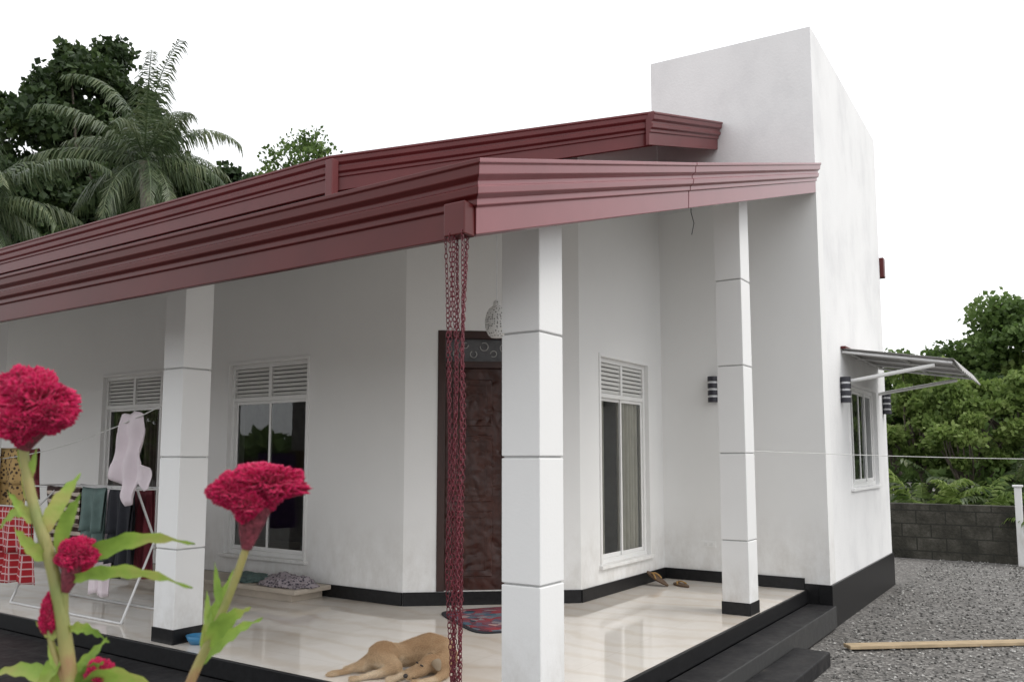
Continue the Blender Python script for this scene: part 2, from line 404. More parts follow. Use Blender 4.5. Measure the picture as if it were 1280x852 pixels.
dbar('jamb_l', .271,.335,-1.089,1.059,-.01,.12,M_doorframe); dbar('jamb_r', 1.205,1.269,-1.089,1.059,-.01,.12,M_doorframe)
dbar('head', .335,1.205,.995,1.059,-.008,.118,M_doorframe); dbar('transom', .335,1.205,.745,.80,-.006,.118,M_doorframe)
dbar('fanlight_panel', .335,1.205,.80,.995,.05,.07,simple('fanlight_grey',(.10,.10,.105),.5,.3,14))
M_scroll = simple('scroll_grey',(.38,.37,.36),.5)
for i,(cx_,cz_,rr) in enumerate([(.43,.87,.032),(.50,.94,.024),(.57,.865,.028),(.66,.93,.034),(.74,.87,.026),(.83,.92,.034),(.93,.87,.028),(1.03,.93,.03),(1.12,.87,.03)]):
    pts=[]
    for k in range(15):
        a_=k/14*5.4+i; q=p+u*(cx_+rr*math.cos(a_))+nn*.042; pts.append((q.x,q.y,cz_+rr*math.sin(a_)))
    o=tube('scroll',pts,.0045,M_scroll,None,2); o.parent=DE
dbar('leaf', .335,1.205,-1.089,.745,.045,.085,M_door)
for (za,zb) in ((-.98,-.45),(-.37,.18),(.26,.65)):
    for (ua,ub) in ((.40,.73),(.81,1.14)):
        dbar('panel', ua,ub,za,zb,.03,.044,M_door,.012)
        dbar('panel_field', ua+.05,ub-.05,za+.05,zb-.05,.02,.029,M_door,.008)
p,u,n = wall('wall_window', (6.18,3.44),(7.9,3.44), .2, -1.52, 2.78, 3.30, [(.38,1.37,WZ0-.02,WZ1)], M_wall)
window('window_side', p,u,n,.38,1.37,z0=WZ0-.02,curtain=[(.93,1.33,M_curtain),(.43,.60,M_curtain)],cd=.105)
skirt('skirting_window', (6.18,3.44),(7.885,3.44))
# parapet box
BX, BY, BT = 7.9, 1.85, 4.10
wall('wall_box_front', (BX,3.50),(BX,BY), .2, -1.14, 2.5, 2.5, [], M_wall)
wall('wall_box_front_upper', (BX,3.50),(BX,BY), .2, 2.5, 4.17, 4.10, [], M_box)
skirt('skirting_box', (BX,3.43),(BX,2.072))
p,u,n = wall('wall_box_side', (BX+.2,BY),(11.0,BY), .2, -1.14, 4.10, 3.98, [(8.95-8.1,10.35-8.1,-.31,.74)], M_box)
window('window_kitchen', p,u,n,.85,2.25,-.31,.74,None,4)
wall('wall_box_back', (11.0,BY+.2),(11.0,13), .2, -1.14, 2.5, 2.5, [], M_wall)
box('wall_box_rear', 10.8,10.999, BY+.2,3.5,2.51,3.97, M_box, house)
box('wall_box_inner', 8.1,10.8, 3.3,3.5,-1.14,3.95, M_box, house)
box('wall_box_roof', 8.1,10.8, 2.05,3.3,3.6,3.65, M_wall, house)
box('wall_far_end', 5.44,10.8,12.8,13,-1.14,2.5,M_wall,house)
box('interior_floor', 5.46,10.8,3.7,12.8,-1.25,-1.21,M_tan,house)
box('interior_partition', 8.3,8.4,3.7,12.8,-1.2,2.5,M_room,house)
prism('plinth', [(7.88,1.83),(11.02,1.83),(11.02,12.9),(10.9,12.9),(10.9,1.95),(7.88,1.95)], -1.52, -1.141, M_black, house, .004)
box('plinth_front', 7.882,7.96,1.951,2.068,-1.52,-1.141,M_black,house)
prism('lower_roof_sheet', [(2.5,1.87),(7.88,1.87),(7.88,3.42),(6.17,3.42),(5.22,4.56),(5.22,13.2),(2.5,13.2)], lambda x,y: low_top(x,y)-.035, low_top, M_redroof, house)
prism('lower_soffit', [(2.56,1.90),(7.87,1.90),(7.87,3.41),(6.16,3.41),(5.21,4.55),(5.21,13.1),(2.56,13.1)], lambda x,y: low_top(x,y)-.07, lambda x,y: low_top(x,y)-.04, M_soffit, house)
prism('upper_roof_sheet', [(4.6,13.2),(4.6,4.82),(6.3,2.78),(7.88,2.78),(7.88,3.52),(8.5,3.52),(8.5,13.2)], lambda x,y: up_top(x,y)-.035, up_top, M_redroof, house)
prism('rear_roof_sheet', [(8.503,3.52),(11.1,3.52),(11.1,13.2),(8.503,13.2)], lambda x,y: back_top(x,y)-.035, back_top, M_redroof, house)
box('rear_gutter_end', 11.003,11.11,1.80,13.2,2.22,2.47,M_red,house,.01)
# fascia / gutter profile
PR = [(0,0),(.003,.105),(.014,.109),(.014,.134),(.033,.146),(.037,.175),(.027,.181),(.027,.199),(.048,.215),(.052,.252),(.060,.256),(.060,.274),(-.03,.274),(-.03,0)]
zb = lambda x: .849+.301*(x-2.52)
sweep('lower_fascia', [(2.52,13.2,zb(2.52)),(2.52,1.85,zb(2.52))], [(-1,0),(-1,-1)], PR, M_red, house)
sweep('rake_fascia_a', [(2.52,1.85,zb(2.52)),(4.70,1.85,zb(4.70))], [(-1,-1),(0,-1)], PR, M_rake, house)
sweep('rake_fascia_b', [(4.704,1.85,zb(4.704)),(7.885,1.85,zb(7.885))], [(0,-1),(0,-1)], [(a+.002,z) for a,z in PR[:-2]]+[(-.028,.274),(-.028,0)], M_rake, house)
ub_ = lambda x: 2.12+.29*(x-4.6)
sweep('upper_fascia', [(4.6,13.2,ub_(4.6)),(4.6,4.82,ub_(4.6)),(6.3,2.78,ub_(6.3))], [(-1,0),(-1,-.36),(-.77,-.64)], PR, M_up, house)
sweep('upper_fascia_return', [(6.22,2.78,ub_(6.22)-.0),(7.885,2.78,ub_(7.885)-.0)], [(0,-1),(0,-1)], PR, M_up, house)
sweep('wall_plate', [(4.95,13.1,1.95),(4.95,4.7,1.95),(6.1,3.2,2.2)], [(-1,0),(-1,-.36),(-.77,-.64)], [(0,0),(0,.3),(-.03,.3),(-.03,0)], M_red, house)
box('outlet_box', 2.455,2.522,1.856,1.958,.840,.97,M_red,house,.005)
box('upper_outlet_box', 4.53,4.60,4.74,4.82,2.02,2.36,M_up,house,.006)

def column(x, y, s, grooves, name):
    e = bpy.data.objects.new(name, None); link(e, house)
    top = low_top(x, y)-.05
    zs = [TZ+.001]+grooves+[top+.02]
    for i in range(len(zs)-1):
        a = zs[i]+(.0045 if i else 0); b2 = zs[i+1]-(.0045 if i<len(zs)-2 else 0)
        o = box('block', x,x+s,y,y+s,a,b2,M_column,None,.005); o.parent = e
    o = box('core', x+.010,x+s-.010,y+.010,y+s-.010,zs[0]+.01,top,M_groove); o.parent = e
    t=.006
    o = box('base_tile', x-t,x+s+t,y-t,y+s+t,TZ+.0005,TZ+.095,M_black,None,.004); o.parent = e
column(3.35,2.08,.22,[-.6,0,.6],'porch_column_corner')
column(3.35,4.86,.22,[-.6,0,.59],'porch_column_front')
column(3.35,7.72,.22,[-.6,0,.59],'porch_column_far')
column(6.37,2.085,.215,[-.64,.03,.715,1.40],'porch_column_side')
column(3.35,10.5,.22,[-.6,0,.59],'porch_column_end')

def wall_light(name, c):
    e = bpy.data.objects.new(name, None); link(e, house)
    x, y, z = c; k = 7; H=.24
    for i in range(k):
        r = .050 if i%2==0 else .040; hh=H/k*(1.35 if i%2==0 else .6)
        zc=z-H/2+H*(i+.5)/k; z0=zc-hh/2; z1=zc+hh/2-.0005
        v=[];f=[];m_=20
        for j in range(m_): 
            a=2*math.pi*j/m_; v+= [(x+r*math.cos(a),y+r*math.sin(a),z0),(x+r*math.cos(a),y+r*math.sin(a),z1)]
        for j in range(m_): 
            q=(j+1)%m_; f.append((2*j,2*q,2*q+1,2*j+1))
        f.append(tuple(2*j for j in reversed(range(m_)))); f.append(tuple(2*j+1 for j in range(m_)))
        o=mesh('ring',v,f,M_lampblk if i%2==0 else M_lampwht,None); o.parent=e
wall_light('wall_light_front',(7.855,2.88,.66))
wall_light('wall_light_side',(8.62,1.805,.66))
wall_light('wall_light_rear',(10.83,1.805,.64))
box('socket_plate',7.888,7.8995,2.90,3.05,-.87,-.81,M_alu,house,.003)
box('socket_switch',7.884,7.8878,2.93,2.965,-.855,-.825,M_soffit,house,.002)
box('socket_switch_b',7.884,7.8878,2.985,3.02,-.855,-.825,M_soffit,house,.002)
tube('loose_wire',[(5.9,2.3,2.0),(5.92,2.31,1.86),(5.95,2.3,1.78),(5.90,2.3,1.68)],.003,M_lampblk,house)

# window awning
aw = bpy.data.objects.new('window_awning', None); link(aw, house)
v=[];f=[];nx=48
for i in range(nx+1):
    x=8.68+(10.62-8.68)*i/nx; dz=.008*(1 if (i%4)<2 else -1)
    v += [(x,1.84,1.07+dz),(x,.86,.90+dz),(x,.80,.80+dz)]
    if i:
        a=3*(i-1); b2=3*i; f += [(a,b2,b2+1,a+1),(a+1,b2+1,b2+2,a+2)]
o=mesh('sheet',v,f,M_awn,None); o.parent=aw; sm=o.modifiers.new('s','SOLIDIFY'); sm.thickness=.006
for x in (8.70,9.35,9.98,10.60):
    o=tube('rafter',[(x,1.84,1.045),(x,.87,.875)],.014,M_steel); o.parent=aw
for x in (8.72,10.58):
    o=tube('stay',[(x,1.85,.74),(x,1.02,.865)],.02,M_alu); o.parent=aw
for y_,z_ in ((1.80,1.04),(1.32,.955),(.88,.878)):
    o=tube('purlin',[(8.69,y_,z_),(10.61,y_,z_)],.012,M_steel); o.parent=aw
o=box('flashing',8.66,10.64,1.80,1.848,1.075,1.10,M_red,None,.003); o.parent=aw

# pendant lamp
pl = empty('pendant_lamp')
tube('cord',[(4.76,3.31,1.71),(4.76,3.31,1.08)],.0035,M_lampwht,pl)
prof=[(.012,.15),(.022,.145),(.026,.11),(.050,.095),(.072,.06),(.085,.0),(.080,-.05),(.062,-.095),(.04,-.115),(.0,-.118)]
v=[];f=[];m_=24
for r,z in prof:
    for j in range(m_):
        a=2*math.pi*j/m_; v.append((4.76+r*math.cos(a),3.31+r*math.sin(a),.95+z))
for i in range(len(prof)-1):
    for j in range(m_):
        q=(j+1)%m_; f.append((i*m_+j,(i+1)*m_+j,(i+1)*m_+q,i*m_+q))
m, nt, b = newmat('woven_shade')
vo = nt.nodes.new('ShaderNodeTexVoronoi'); vo.inputs['Scale'].default_value=62; vo.inputs['Randomness'].default_value=.4; nt.links.new(coords(nt,'Object'), vo.inputs['Vector'])
nt.links.new(ramp(nt, vo.outputs['Distance'], [(.25,(.10,.10,.10)),(.40,(.70,.70,.69))]), b.inputs['Base Color'])
mesh('shade',v,f,m,pl,True)

# rain chain
nu,nv=10,5
base=[]
for i in range(nu):
    a=2*math.pi*i/nu
    for j in range(nv):
        b_=2*math.pi*j/nv; r=.0066+.0017*math.cos(b_)
        base.append((r*math.cos(a), .0017*math.sin(b_), r*1.7*math.sin(a)))
base=np.array(base); bf=np.array([(i*nv+j,((i+1)%nu)*nv+j,((i+1)%nu)*nv+(j+1)%nv,i*nv+(j+1)%nv) for i in range(nu) for j in range(nv)])
VV=[];FF=[];c=0
for sidx,(ox,oy) in enumerate([(-.03,-.046),(.0,-.028),(.03,-.014),(-.02,.002),(.01,.016),(.03,.030),(-.015,.046),(-.03,.022)]):
    zt=.845; L_=.0192; nl=108
    for k in range(nl):
        tt=k/nl; w_=1-.60*tt**.8
        a=(k%2)*math.pi/2+random.uniform(-.4,.4)+sidx
        R=np.array([[math.cos(a),-math.sin(a),0],[math.sin(a),math.cos(a),0],[0,0,1]])
        q=base@R.T+np.array([2.485+ox*w_+.005*math.sin(k*.17+sidx), 1.907+oy*w_+.006*math.cos(k*.11+sidx*2), zt-k*L_])
        VV.append(q);FF.append(bf+c);c+=len(base)
npmesh('rain_chain',np.concatenate(VV),np.concatenate(FF),M_chain,None,True)

# clothes lines
def sag(a,b2,s,n=16):
    a=Vector(a);b2=Vector(b2)
    return [tuple(a.lerp(b2,i/n)+Vector((0,0,-s*4*(i/n)*(1-i/n)))) for i in range(n+1)]
tube('clothesline',sag((6.59,2.15,.05),(14.2,-2.6,.02),.06),.003,M_rope)
tube('clothesline',sag((3.46,5.09,.40),(3.75,11.0,.25),.35),.004,M_rope)

# block boundary wall
bw = empty('block_boundary_wall')
box('blocks',14.0,14.18,-9,9,-1.52,-.70,M_block,bw,.01)
for y_ in (-6,-2.2,4,8.8):
    box('pier',13.95,14.23,y_-.13,y_+.13,-1.52,-.62,M_block,bw,.012)
post = empty('fence_post'); box('shaft',13.75,13.84,.60,.69,-1.52,-.42,M_column,post,.01); box('cap',13.73,13.86,.58,.71,-.419,-.39,M_column,post,.006)

# plank on gravel
pk = box('wooden_plank',-1.6,1.6,-.055,.055,0,.03,M_wood,None,.006)
pk.location=(8.15,.35,-1.515); pk.rotation_euler=(0,D2R(.4),D2R(-49))

# ------------------------------------------------------------------ vegetation
def leaves(P, size, name, mat, parent, aspect=.42, droop=.0):
    N=len(P)
    d=np.random.normal(size=(N,3)); d[:,2]-=droop; d/=np.linalg.norm(d,axis=1)[:,None]
    r=np.random.normal(size=(N,3)); s_=np.cross(d,r); s_/=np.linalg.norm(s_,axis=1)[:,None]
    nrm=np.cross(d,s_)
    L=(size*np.random.uniform(.6,1.3,N))[:,None]
    V=np.stack([P, P+d*L*.5+s_*L*aspect+nrm*L*.08, P+d*L, P+d*L*.5-s_*L*aspect+nrm*L*.08],1)
    F=(np.arange(N)*4)[:,None]+np.arange(4)[None]
    return npmesh(name,V.reshape(-1,3),F,mat,parent)
def tree(name, base, height, crown_r, crown_h, nclump, nleaf, size, mat, trunk_r=.15, clump=.8, seed=0, crown_base=.35, bark=M_bark, flat=.7, parent=None):
    rs=np.random.RandomState(seed); random.seed(seed)
    e=empty(name) if parent is None else parent
    bx_,by_,bz=base
    cz=bz+height-crown_h/2
    C=[]
    while len(C)<nclump:
        q=rs.uniform(-1,1,3)
        if .25<np.linalg.norm(q)<1: C.append((bx_+q[0]*crown_r,by_+q[1]*crown_r,cz+q[2]*crown_h/2,rs.uniform(.5,1.25)))
    C=np.array(C)
    fork=(bx_+rs.uniform(-.2,.2),by_+rs.uniform(-.2,.2),bz+height*crown_base)
    tube('trunk',[(bx_,by_,bz-.1),(bx_+.1,by_,bz+height*crown_base*.5),fork],[trunk_r*1.3,trunk_r,trunk_r*.75],bark,e,3,True)
    for k in range(0,nclump,max(1,nclump//14)):
        c_=C[k]; mid=((fork[0]+c_[0])/2+rs.uniform(-.3,.3),(fork[1]+c_[1])/2+rs.uniform(-.3,.3),(fork[2]+c_[2])/2+.1*height*.3)
        tube('limb',[fork,mid,tuple(c_[:3])],[trunk_r*.5,trunk_r*.3,trunk_r*.08],bark,e,2,True)
    idx=rs.randint(0,nclump,nleaf)
    q=rs.normal(size=(nleaf,3)); q/=np.linalg.norm(q,axis=1)[:,None]; q*= (rs.uniform(0,1,nleaf)**.45)[:,None]
    q[:,2]*=flat
    P=C[idx,:3]+q*(C[idx,3]*clump)[:,None]+rs.normal(size=(nleaf,3))*clump*.10
    leaves(P,size,'crown',mat,e)
    return e
def fronds(name, base, nf, length, mat, parent, elev=(-.5,1.3), leafl=.8, seed=0, nl=34, droop=1.0, lw=.035, hang=.9):
    rs=np.random.RandomState(seed); VV=[];FF=[];c=0
    b0=np.array(base)
    for k in range(nf):
        az=k*2.399+rs.uniform(-.4,.4); el=elev[0]+(elev[1]-elev[0])*((k+.5)/nf)+rs.uniform(-.15,.15)
        L=length*rs.uniform(.75,1.12); dr_=droop*rs.uniform(.7,1.25)
        h=np.array([math.cos(az),math.sin(az),0]); side=np.array([-math.sin(az),math.cos(az),0])
        pts=[];p_=b0.copy();e_=el
        ns=nl
        for i in range(ns+1):
            pts.append(p_.copy()); p_=p_+(h*math.cos(e_)+np.array([0,0,1])*math.sin(e_))*L/ns; e_-=dr_*1.7/ns*(.4+1.2*i/ns)
        pts=np.array(pts)
        for i in range(ns):
            w=.03*(1-i/ns)*length/4+.006
            q=np.array([pts[i]-side*w,pts[i]+side*w,pts[i+1]+side*w*.9,pts[i+1]-side*w*.9]); VV.append(q);FF.append(np.arange(4)+c);c+=4
        for i in range(5,ns+1):
            t_=i/ns; ll0=leafl*(max(.01,math.sin(min(1,t_*1.1+.12)*math.pi*.93))**.6 if t_<.95 else .45)
            tan=(pts[min(i,ns)]-pts[i-1]); tan/=np.linalg.norm(tan)
            for sgn in (-1,1):
                for sub in (0,.5):
                    ll=ll0*rs.uniform(.65,1.15)
                    o_=pts[i-1]+(pts[i]-pts[i-1])*(sub+rs.uniform(0,.3))
                    dr=side*sgn*rs.uniform(.5,.9)+tan*.55+np.array([0,0,-.2-rs.uniform(0,.5)]); dr/=np.linalg.norm(dr)
                    m1=o_+dr*ll*.5; m2=m1+(dr+np.array([0,0,-hang]))/1.4*ll*.5
                    wv=tan*lw*length/4
                    VV.append(np.array([o_-wv*.4,o_+wv*.4,m1+wv,m1-wv]));FF.append(np.arange(4)+c);c+=4
                    VV.append(np.array([m1-wv,m1+wv,m2+wv*.15,m2-wv*.15]));FF.append(np.arange(4)+c);c+=4
    return npmesh(name,np.concatenate(VV),np.array(FF),mat,parent)

# coconut palms behind the house (left)
cp=empty('coconut_palm')
B=(16.2,26.2)
tube('trunk',[(B[0]+.6,B[1]-.4,-1.6),(B[0]+.5,B[1]-.3,3),(B[0]+.2,B[1]-.1,7),(B[0],B[1],10.2)],[.26,.2,.17,.16],M_palmbark,cp,4,True)
fronds('crown',(B[0],B[1],10.3),24,4.2,M_palm,cp,(-.8,1.5),.95,3,40,.85,.024,1.2)
cp2=empty('coconut_palm')
B2=(12.1,28.6)
tube('trunk',[(B2[0],B2[1],-1.6),(B2[0]+.2,B2[1],3),(B2[0],B2[1],8.0)],[.26,.2,.16],M_palmbark,cp2,4,True)
fronds('crown',(B2[0],B2[1],8.1),22,4.2,M_palm,cp2,(-.8,1.3),.95,8,38,.85,.026,1.2)
# dark broadleaf trees
tree('broadleaf_tree',(20.5,37.7,-1.5),21.6,3.0,12,46,30000,.33,M_leafdark,.35,1.15,1)
tree('broadleaf_tree',(17.6,37.8,-1.5),17.0,3.2,10,40,24000,.32,M_leafdark,.3,1.15,2)
tree('broadleaf_tree',(21.5,32.7,-1.5),15.8,3.0,8,40,22000,.30,M_leafdark,.3,1.0,3)
tree('broadleaf_tree',(22.9,30.6,-1.5),14.8,2.1,7,28,14000,.28,M_leafdark,.3,.85,4)
tree('broadleaf_tree',(22.6,38.2,-1.5),19.0,3.2,11,40,22000,.32,M_leafdark,.3,1.15,9)
tree('slender_tree',(20.8,23.3,-1.5),13.5,1.6,2.2,20,1900,.16,M_leafmid,.12,.5,5,.8)
tree('slender_tree',(24.0,21.6,-1.5),12.9,.5,.8,5,200,.16,M_leafmid,.10,.35,6,.85)

# right side garden beyond the block wall
tree('garden_tree',(19.5,.9,-1.5),4.5,1.7,2.6,34,20000,.12,M_leafmid,.14,.5,11,.4)
tree('garden_tree',(17.6,2.2,-1.5),3.4,1.2,2.0,26,11000,.10,M_leaflight,.07,.38,12,.35,flat=.4)
tree('garden_tree',(18.6,-.5,-1.5),4.3,1.5,2.6,28,14000,.12,M_leaflight,.12,.45,13,.4)
tree('garden_tree',(17.0,.8,-1.5),3.0,1.2,1.8,24,9000,.09,M_leaflight,.06,.34,14,.35,flat=.4)
tree('garden_tree',(20.5,3.2,-1.5),3.9,1.6,2.6,26,13000,.13,M_leafmid,.12,.5,15,.4)
tree('garden_tree',(18.0,-2.9,-1.5),4.4,2.0,3.1,26,14000,.13,M_leafmid,.12,.55,16,.4)
tree('garden_tree',(16.6,1.5,-1.5),2.6,.9,1.5,18,6000,.09,M_leaflight,.05,.30,17,.3,flat=.4)
rs=np.random.RandomState(5)
n=20000
P=np.stack([rs.uniform(15.0,21,n),rs.uniform(-6,6.5,n),np.zeros(n)],1)
hgt=.95+.45*np.sin(P[:,1]*2.1)+.35*np.sin(P[:,0]*2.7+1)
P[:,2]=-1.5+rs.uniform(0,1,n)**.7*hgt*1.1
leaves(P,.16,'shrub_undergrowth',M_leafmid,None,.3)
for i,(x,y) in enumerate([(15.3,2.1),(15.6,.75),(15.0,1.35),(16.0,1.6),(15.5,.1)]):
    e=empty('areca_palm'); fronds('fronds',(x,y,-1.5),15,1.75,M_leaflight if i%2==0 else M_palm,e,(.55,1.5),.42,20+i,22,.8,.06,.5)

# distant greenery belt so the horizon closes
n=26000
a=rs.uniform(-.6,2.3,n); R_=rs.uniform(55,70,n)
P=np.stack([np.cos(a)*R_,np.sin(a)*R_,-1.5+rs.uniform(0,1,n)*(3.5+1.6*np.sin(a*23)+1.2*np.sin(a*51))],1)
leaves(P,1.1,'distant_trees',M_leafmid,None,.45)

# ------------------------------------------------------------------ laundry
def cloth(name, p0, p1, zt, zb, mat, over=True, amp=.02, parent=None, seed=0, drop=.6):
    p0=Vector(p0);p1=Vector(p1);u=(p1-p0).normalized();n=Vector((-u.y,u.x))
    nu_,nv_=36,22;v=[];f=[]
    rows=[]
    H=zt-zb
    if over:
        for j in range(8,0,-1): rows.append((-1,zt-H*drop*j/8))
    rows.append((0,zt+.006))
    for j in range(1,nv_+1): rows.append((1,zt-H*j/nv_))
    for j,(sd,z) in enumerate(rows):
        fr=max(0.0,(zt-z)/H)
        for i in range(nu_+1):
            t_=i/nu_; q=p0.lerp(p1,t_+(.04*math.sin(z*9+seed)*(t_-.5))*fr)
            off=sd*.012+amp*(fr**.7)*math.sin(t_*14+seed+1.5*fr)+amp*.5*fr*math.sin(t_*31+seed*2)
            zz=z-.012*fr*math.sin(t_*9+seed)-.008*math.sin(t_*3.1)
            v.append((q.x+n.x*off,q.y+n.y*off,zz))
    w=nu_+1
    for j in range(len(rows)-1):
        for i in range(nu_): f.append((j*w+i,j*w+i+1,(j+1)*w+i+1,(j+1)*w+i))
    o=mesh(name,v,f,mat,parent,True); s_=o.modifiers.new('s','SOLIDIFY'); s_.thickness=.003
    return o
def patt(name, kind, c1, c2, scale, stretch=(1,1,1)):
    m, nt, b = newmat(name); vec=coords(nt,'Object',stretch)
    if kind=='stripe':
        w=nt.nodes.new('ShaderNodeTexWave'); w.inputs['Scale'].default_value=scale; w.inputs['Distortion'].default_value=3; w.bands_direction='Z'
        nt.links.new(vec,w.inputs['Vector']); nt.links.new(ramp(nt,w.outputs['Fac'],[(.50,c1),(.60,c2)]),b.inputs['Base Color'])
    elif kind=='check':
        w=nt.nodes.new('ShaderNodeTexBrick'); w.offset=0; w.inputs['Scale'].default_value=scale; w.inputs['Mortar Size'].default_value=.05
        w.inputs['Brick Width'].default_value=.5;w.inputs['Row Height'].default_value=.5
        w.inputs['Color1'].default_value=(*c1,1); w.inputs['Color2'].default_value=(*[x*.8 for x in c1],1); w.inputs['Mortar'].default_value=(*c2,1)
        sx=nt.nodes.new('ShaderNodeSeparateXYZ'); cx=nt.nodes.new('ShaderNodeCombineXYZ'); nt.links.new(vec,sx.inputs[0]); nt.links.new(sx.outputs['Y'],cx.inputs['X']); nt.links.new(sx.outputs['Z'],cx.inputs['Y'])
        nt.links.new(cx.outputs[0],w.inputs['Vector']); nt.links.new(w.outputs['Color'],b.inputs['Base Color'])
    else:
        w=nt.nodes.new('ShaderNodeTexVoronoi'); w.inputs['Scale'].default_value=scale; nt.links.new(vec,w.inputs['Vector'])
        nt.links.new(ramp(nt,w.outputs['Distance'],[(.3,c1),(.45,c2)]),b.inputs['Base Color'])
    b.inputs['Roughness'].default_value=.9
    return m
C_red=patt('red_check_cloth','check',(.38,.012,.02),(.55,.36,.36),9)
C_str=patt('brown_stripe_cloth','stripe',(.035,.015,.012),(.45,.38,.32),5)
C_leo=patt('leopard_cloth','dot',(.05,.03,.02),(.45,.30,.12),30)
C_grey=simple('grey_green_cloth',(.10,.15,.14),.9,.2)
C_dark=simple('dark_cloth',(.015,.016,.022),.9,.3)
C_purple=simple('purple_cloth',(.13,.05,.30),.9,.2)
C_white=simple('pale_pink_cloth',(.70,.62,.66),.9,.05)
C_maroon=simple('maroon_cloth',(.14,.02,.03),.9,.2)
rack=empty('clothes_drying_rack')
ry0,ry1=5.75,7.35
for x_ in (3.62,3.78,3.94):
    tube('rod',[(x_,ry0,-.24),(x_,ry1,-.24)],.007,M_steel,rack)
for y_ in (ry0,ry1):
    tube('top_bar',[(3.60,y_,-.24),(3.96,y_,-.24)],.008,M_steel,rack)
    tube('leg',[(3.62,y_,-.24),(4.02,y_,-1.19)],.009,M_steel,rack); tube('leg',[(3.94,y_,-.24),(3.54,y_,-1.19)],.009,M_steel,rack)
for x_ in (3.54,4.02): tube('foot_bar',[(x_,ry0,-1.19),(x_,ry1,-1.19)],.009,M_steel,rack)
cloth('striped_towel',(3.60,6.98),(3.60,6.48),-.235,-.72,C_str,parent=rack,seed=1,amp=.035)
cloth('grey_towel',(3.60,6.45),(3.60,6.12),-.235,-.78,C_grey,parent=rack,seed=2,amp=.035)
cloth('dark_shirt',(3.62,6.10),(3.62,5.78),-.235,-.80,C_dark,parent=rack,seed=3,amp=.035)
cloth('maroon_shirt',(3.78,6.02),(3.78,5.80),-.235,-.9,C_maroon,parent=rack,seed=13,amp=.03)
cloth('dark_trousers',(3.94,7.1),(3.94,6.5),-.235,-.98,C_dark,parent=rack,seed=4)
cloth('dark_towel',(3.94,6.45),(3.94,6.05),-.235,-.9,C_dark,parent=rack,seed=6)
cloth('white_cloth',(3.78,6.62),(3.78,6.32),-.235,-1.08,C_white,parent=rack,seed=8)
cloth('red_check_cloth',(3.46,7.46),(3.46,6.92),-.40,-1.0,C_red,parent=rack,seed=5,amp=.035)
tube('front_rod',[(3.46,7.6,-.40),(3.46,6.85,-.40)],.007,M_steel,rack)
tube('front_rod_post',[(3.46,7.6,-.40),(3.46,7.6,-1.19)],.008,M_steel,rack); tube('front_rod_post_b',[(3.46,6.85,-.40),(3.62,6.85,-.24)],.007,M_steel,rack)
# garments pegged on the line behind
cloth('leopard_cloth',(3.60,7.95),(3.60,7.35),.08,-.42,C_leo,seed=7,amp=.03)
cloth('purple_cloth',(3.63,8.5),(3.63,7.8),.05,-.85,C_purple,seed=9)
cloth('maroon_cloth',(3.64,7.5),(3.64,7.22),.07,-.35,C_maroon,seed=10)
def shirt(name, c, ydir, mat):
    out=[(-.13,0),(-.10,.01),(-.04,.0),(.03,.02),(.10,.015),(.14,0),(.15,-.10),(.14,-.38),(.20,-.42),(.24,-.56),(.17,-.60),(.14,-.54),(.05,-.70),(-.03,-.72),(-.07,-.60),(-.22,-.50),(-.21,-.40),(-.14,-.36),(-.13,-.2)]
    bm=bmesh.new()
    vs=[bm.verts.new((0,a*ydir,z)) for a,z in out]; fc=bm.faces.new(vs)
    bmesh.ops.triangulate(bm,faces=[fc]); 
    for _ in range(4): bmesh.ops.subdivide_edges(bm,edges=bm.edges[:],cuts=1,use_grid_fill=True)
    for q in bm.verts:
        q.co.x+=.03*math.sin(q.co.y*38+q.co.z*6)*min(1,-q.co.z*3+.3)+.012*math.sin(q.co.z*21+q.co.y*9)
        q.co.x*=.9; q.co.y*=1.02; q.co.z*=.92
    me=bpy.data.meshes.new(name);bm.to_mesh(me);bm.free();me.materials.append(mat)
    for pg in me.polygons: pg.use_smooth=True
    o=link(bpy.data.objects.new(name,me)); o.location=c; s_=o.modifiers.new('s','SOLIDIFY'); s_.thickness=.004
    return o
shirt('hanging_shirt',(3.50,5.66,.31),-1,C_white)
slab=empty('low_stone_bench')
box('top',4.80,5.21,5.35,7.9,-1.13,-1.09,M_tan,slab,.008)
box('base',4.86,5.20,5.45,7.8,-1.199,-1.131,M_tan,slab)
def heap(name,c,r,mats,seed):
    bm=bmesh.new(); bmesh.ops.create_icosphere(bm,subdivisions=5,radius=1)
    for q in bm.verts:
        d=q.co.copy(); nz=noise.fractal(d*1.8+Vector((seed,0,0)),1,2,4)*.35+abs(noise.noise(d*5+Vector((seed,3,0))))*.25
        q.co=Vector((d.x*r[0],d.y*r[1],max(-.02,d.z)*r[2]))*(1+nz); 
        if q.co.z<0: q.co.z=0
    me=bpy.data.meshes.new(name);bm.to_mesh(me);bm.free();me.materials.append(mats)
    for pg in me.polygons: pg.use_smooth=True
    o=link(bpy.data.objects.new(name,me)); o.location=c; return o
heap('folded_clothes',(4.98,5.62,-1.09),(.15,.26,.085),patt('printed_cloth','dot',(.06,.05,.07),(.32,.28,.30),40),1)
heap('folded_clothes',(5.0,6.15,-1.09),(.14,.2,.06),C_grey,4)
# blue bowl
prof=[(.0,.004),(.035,.004),(.055,.03),(.066,.055),(.070,.057),(.060,.03),(.04,.0),(0,0)]
v=[];f=[];m_=28
for r,z in prof:
    for j in range(m_):
        a=2*math.pi*j/m_; v.append((r*math.cos(a),r*math.sin(a),z))
for i in range(len(prof)-1):
    for j in range(m_):
        q=(j+1)%m_; f.append((i*m_+j,i*m_+q,(i+1)*m_+q,(i+1)*m_+j))
o=mesh('plastic_bowl',v,f,M_plastic_blue,None,True); o.location=(3.46,4.76,TZ+.001)
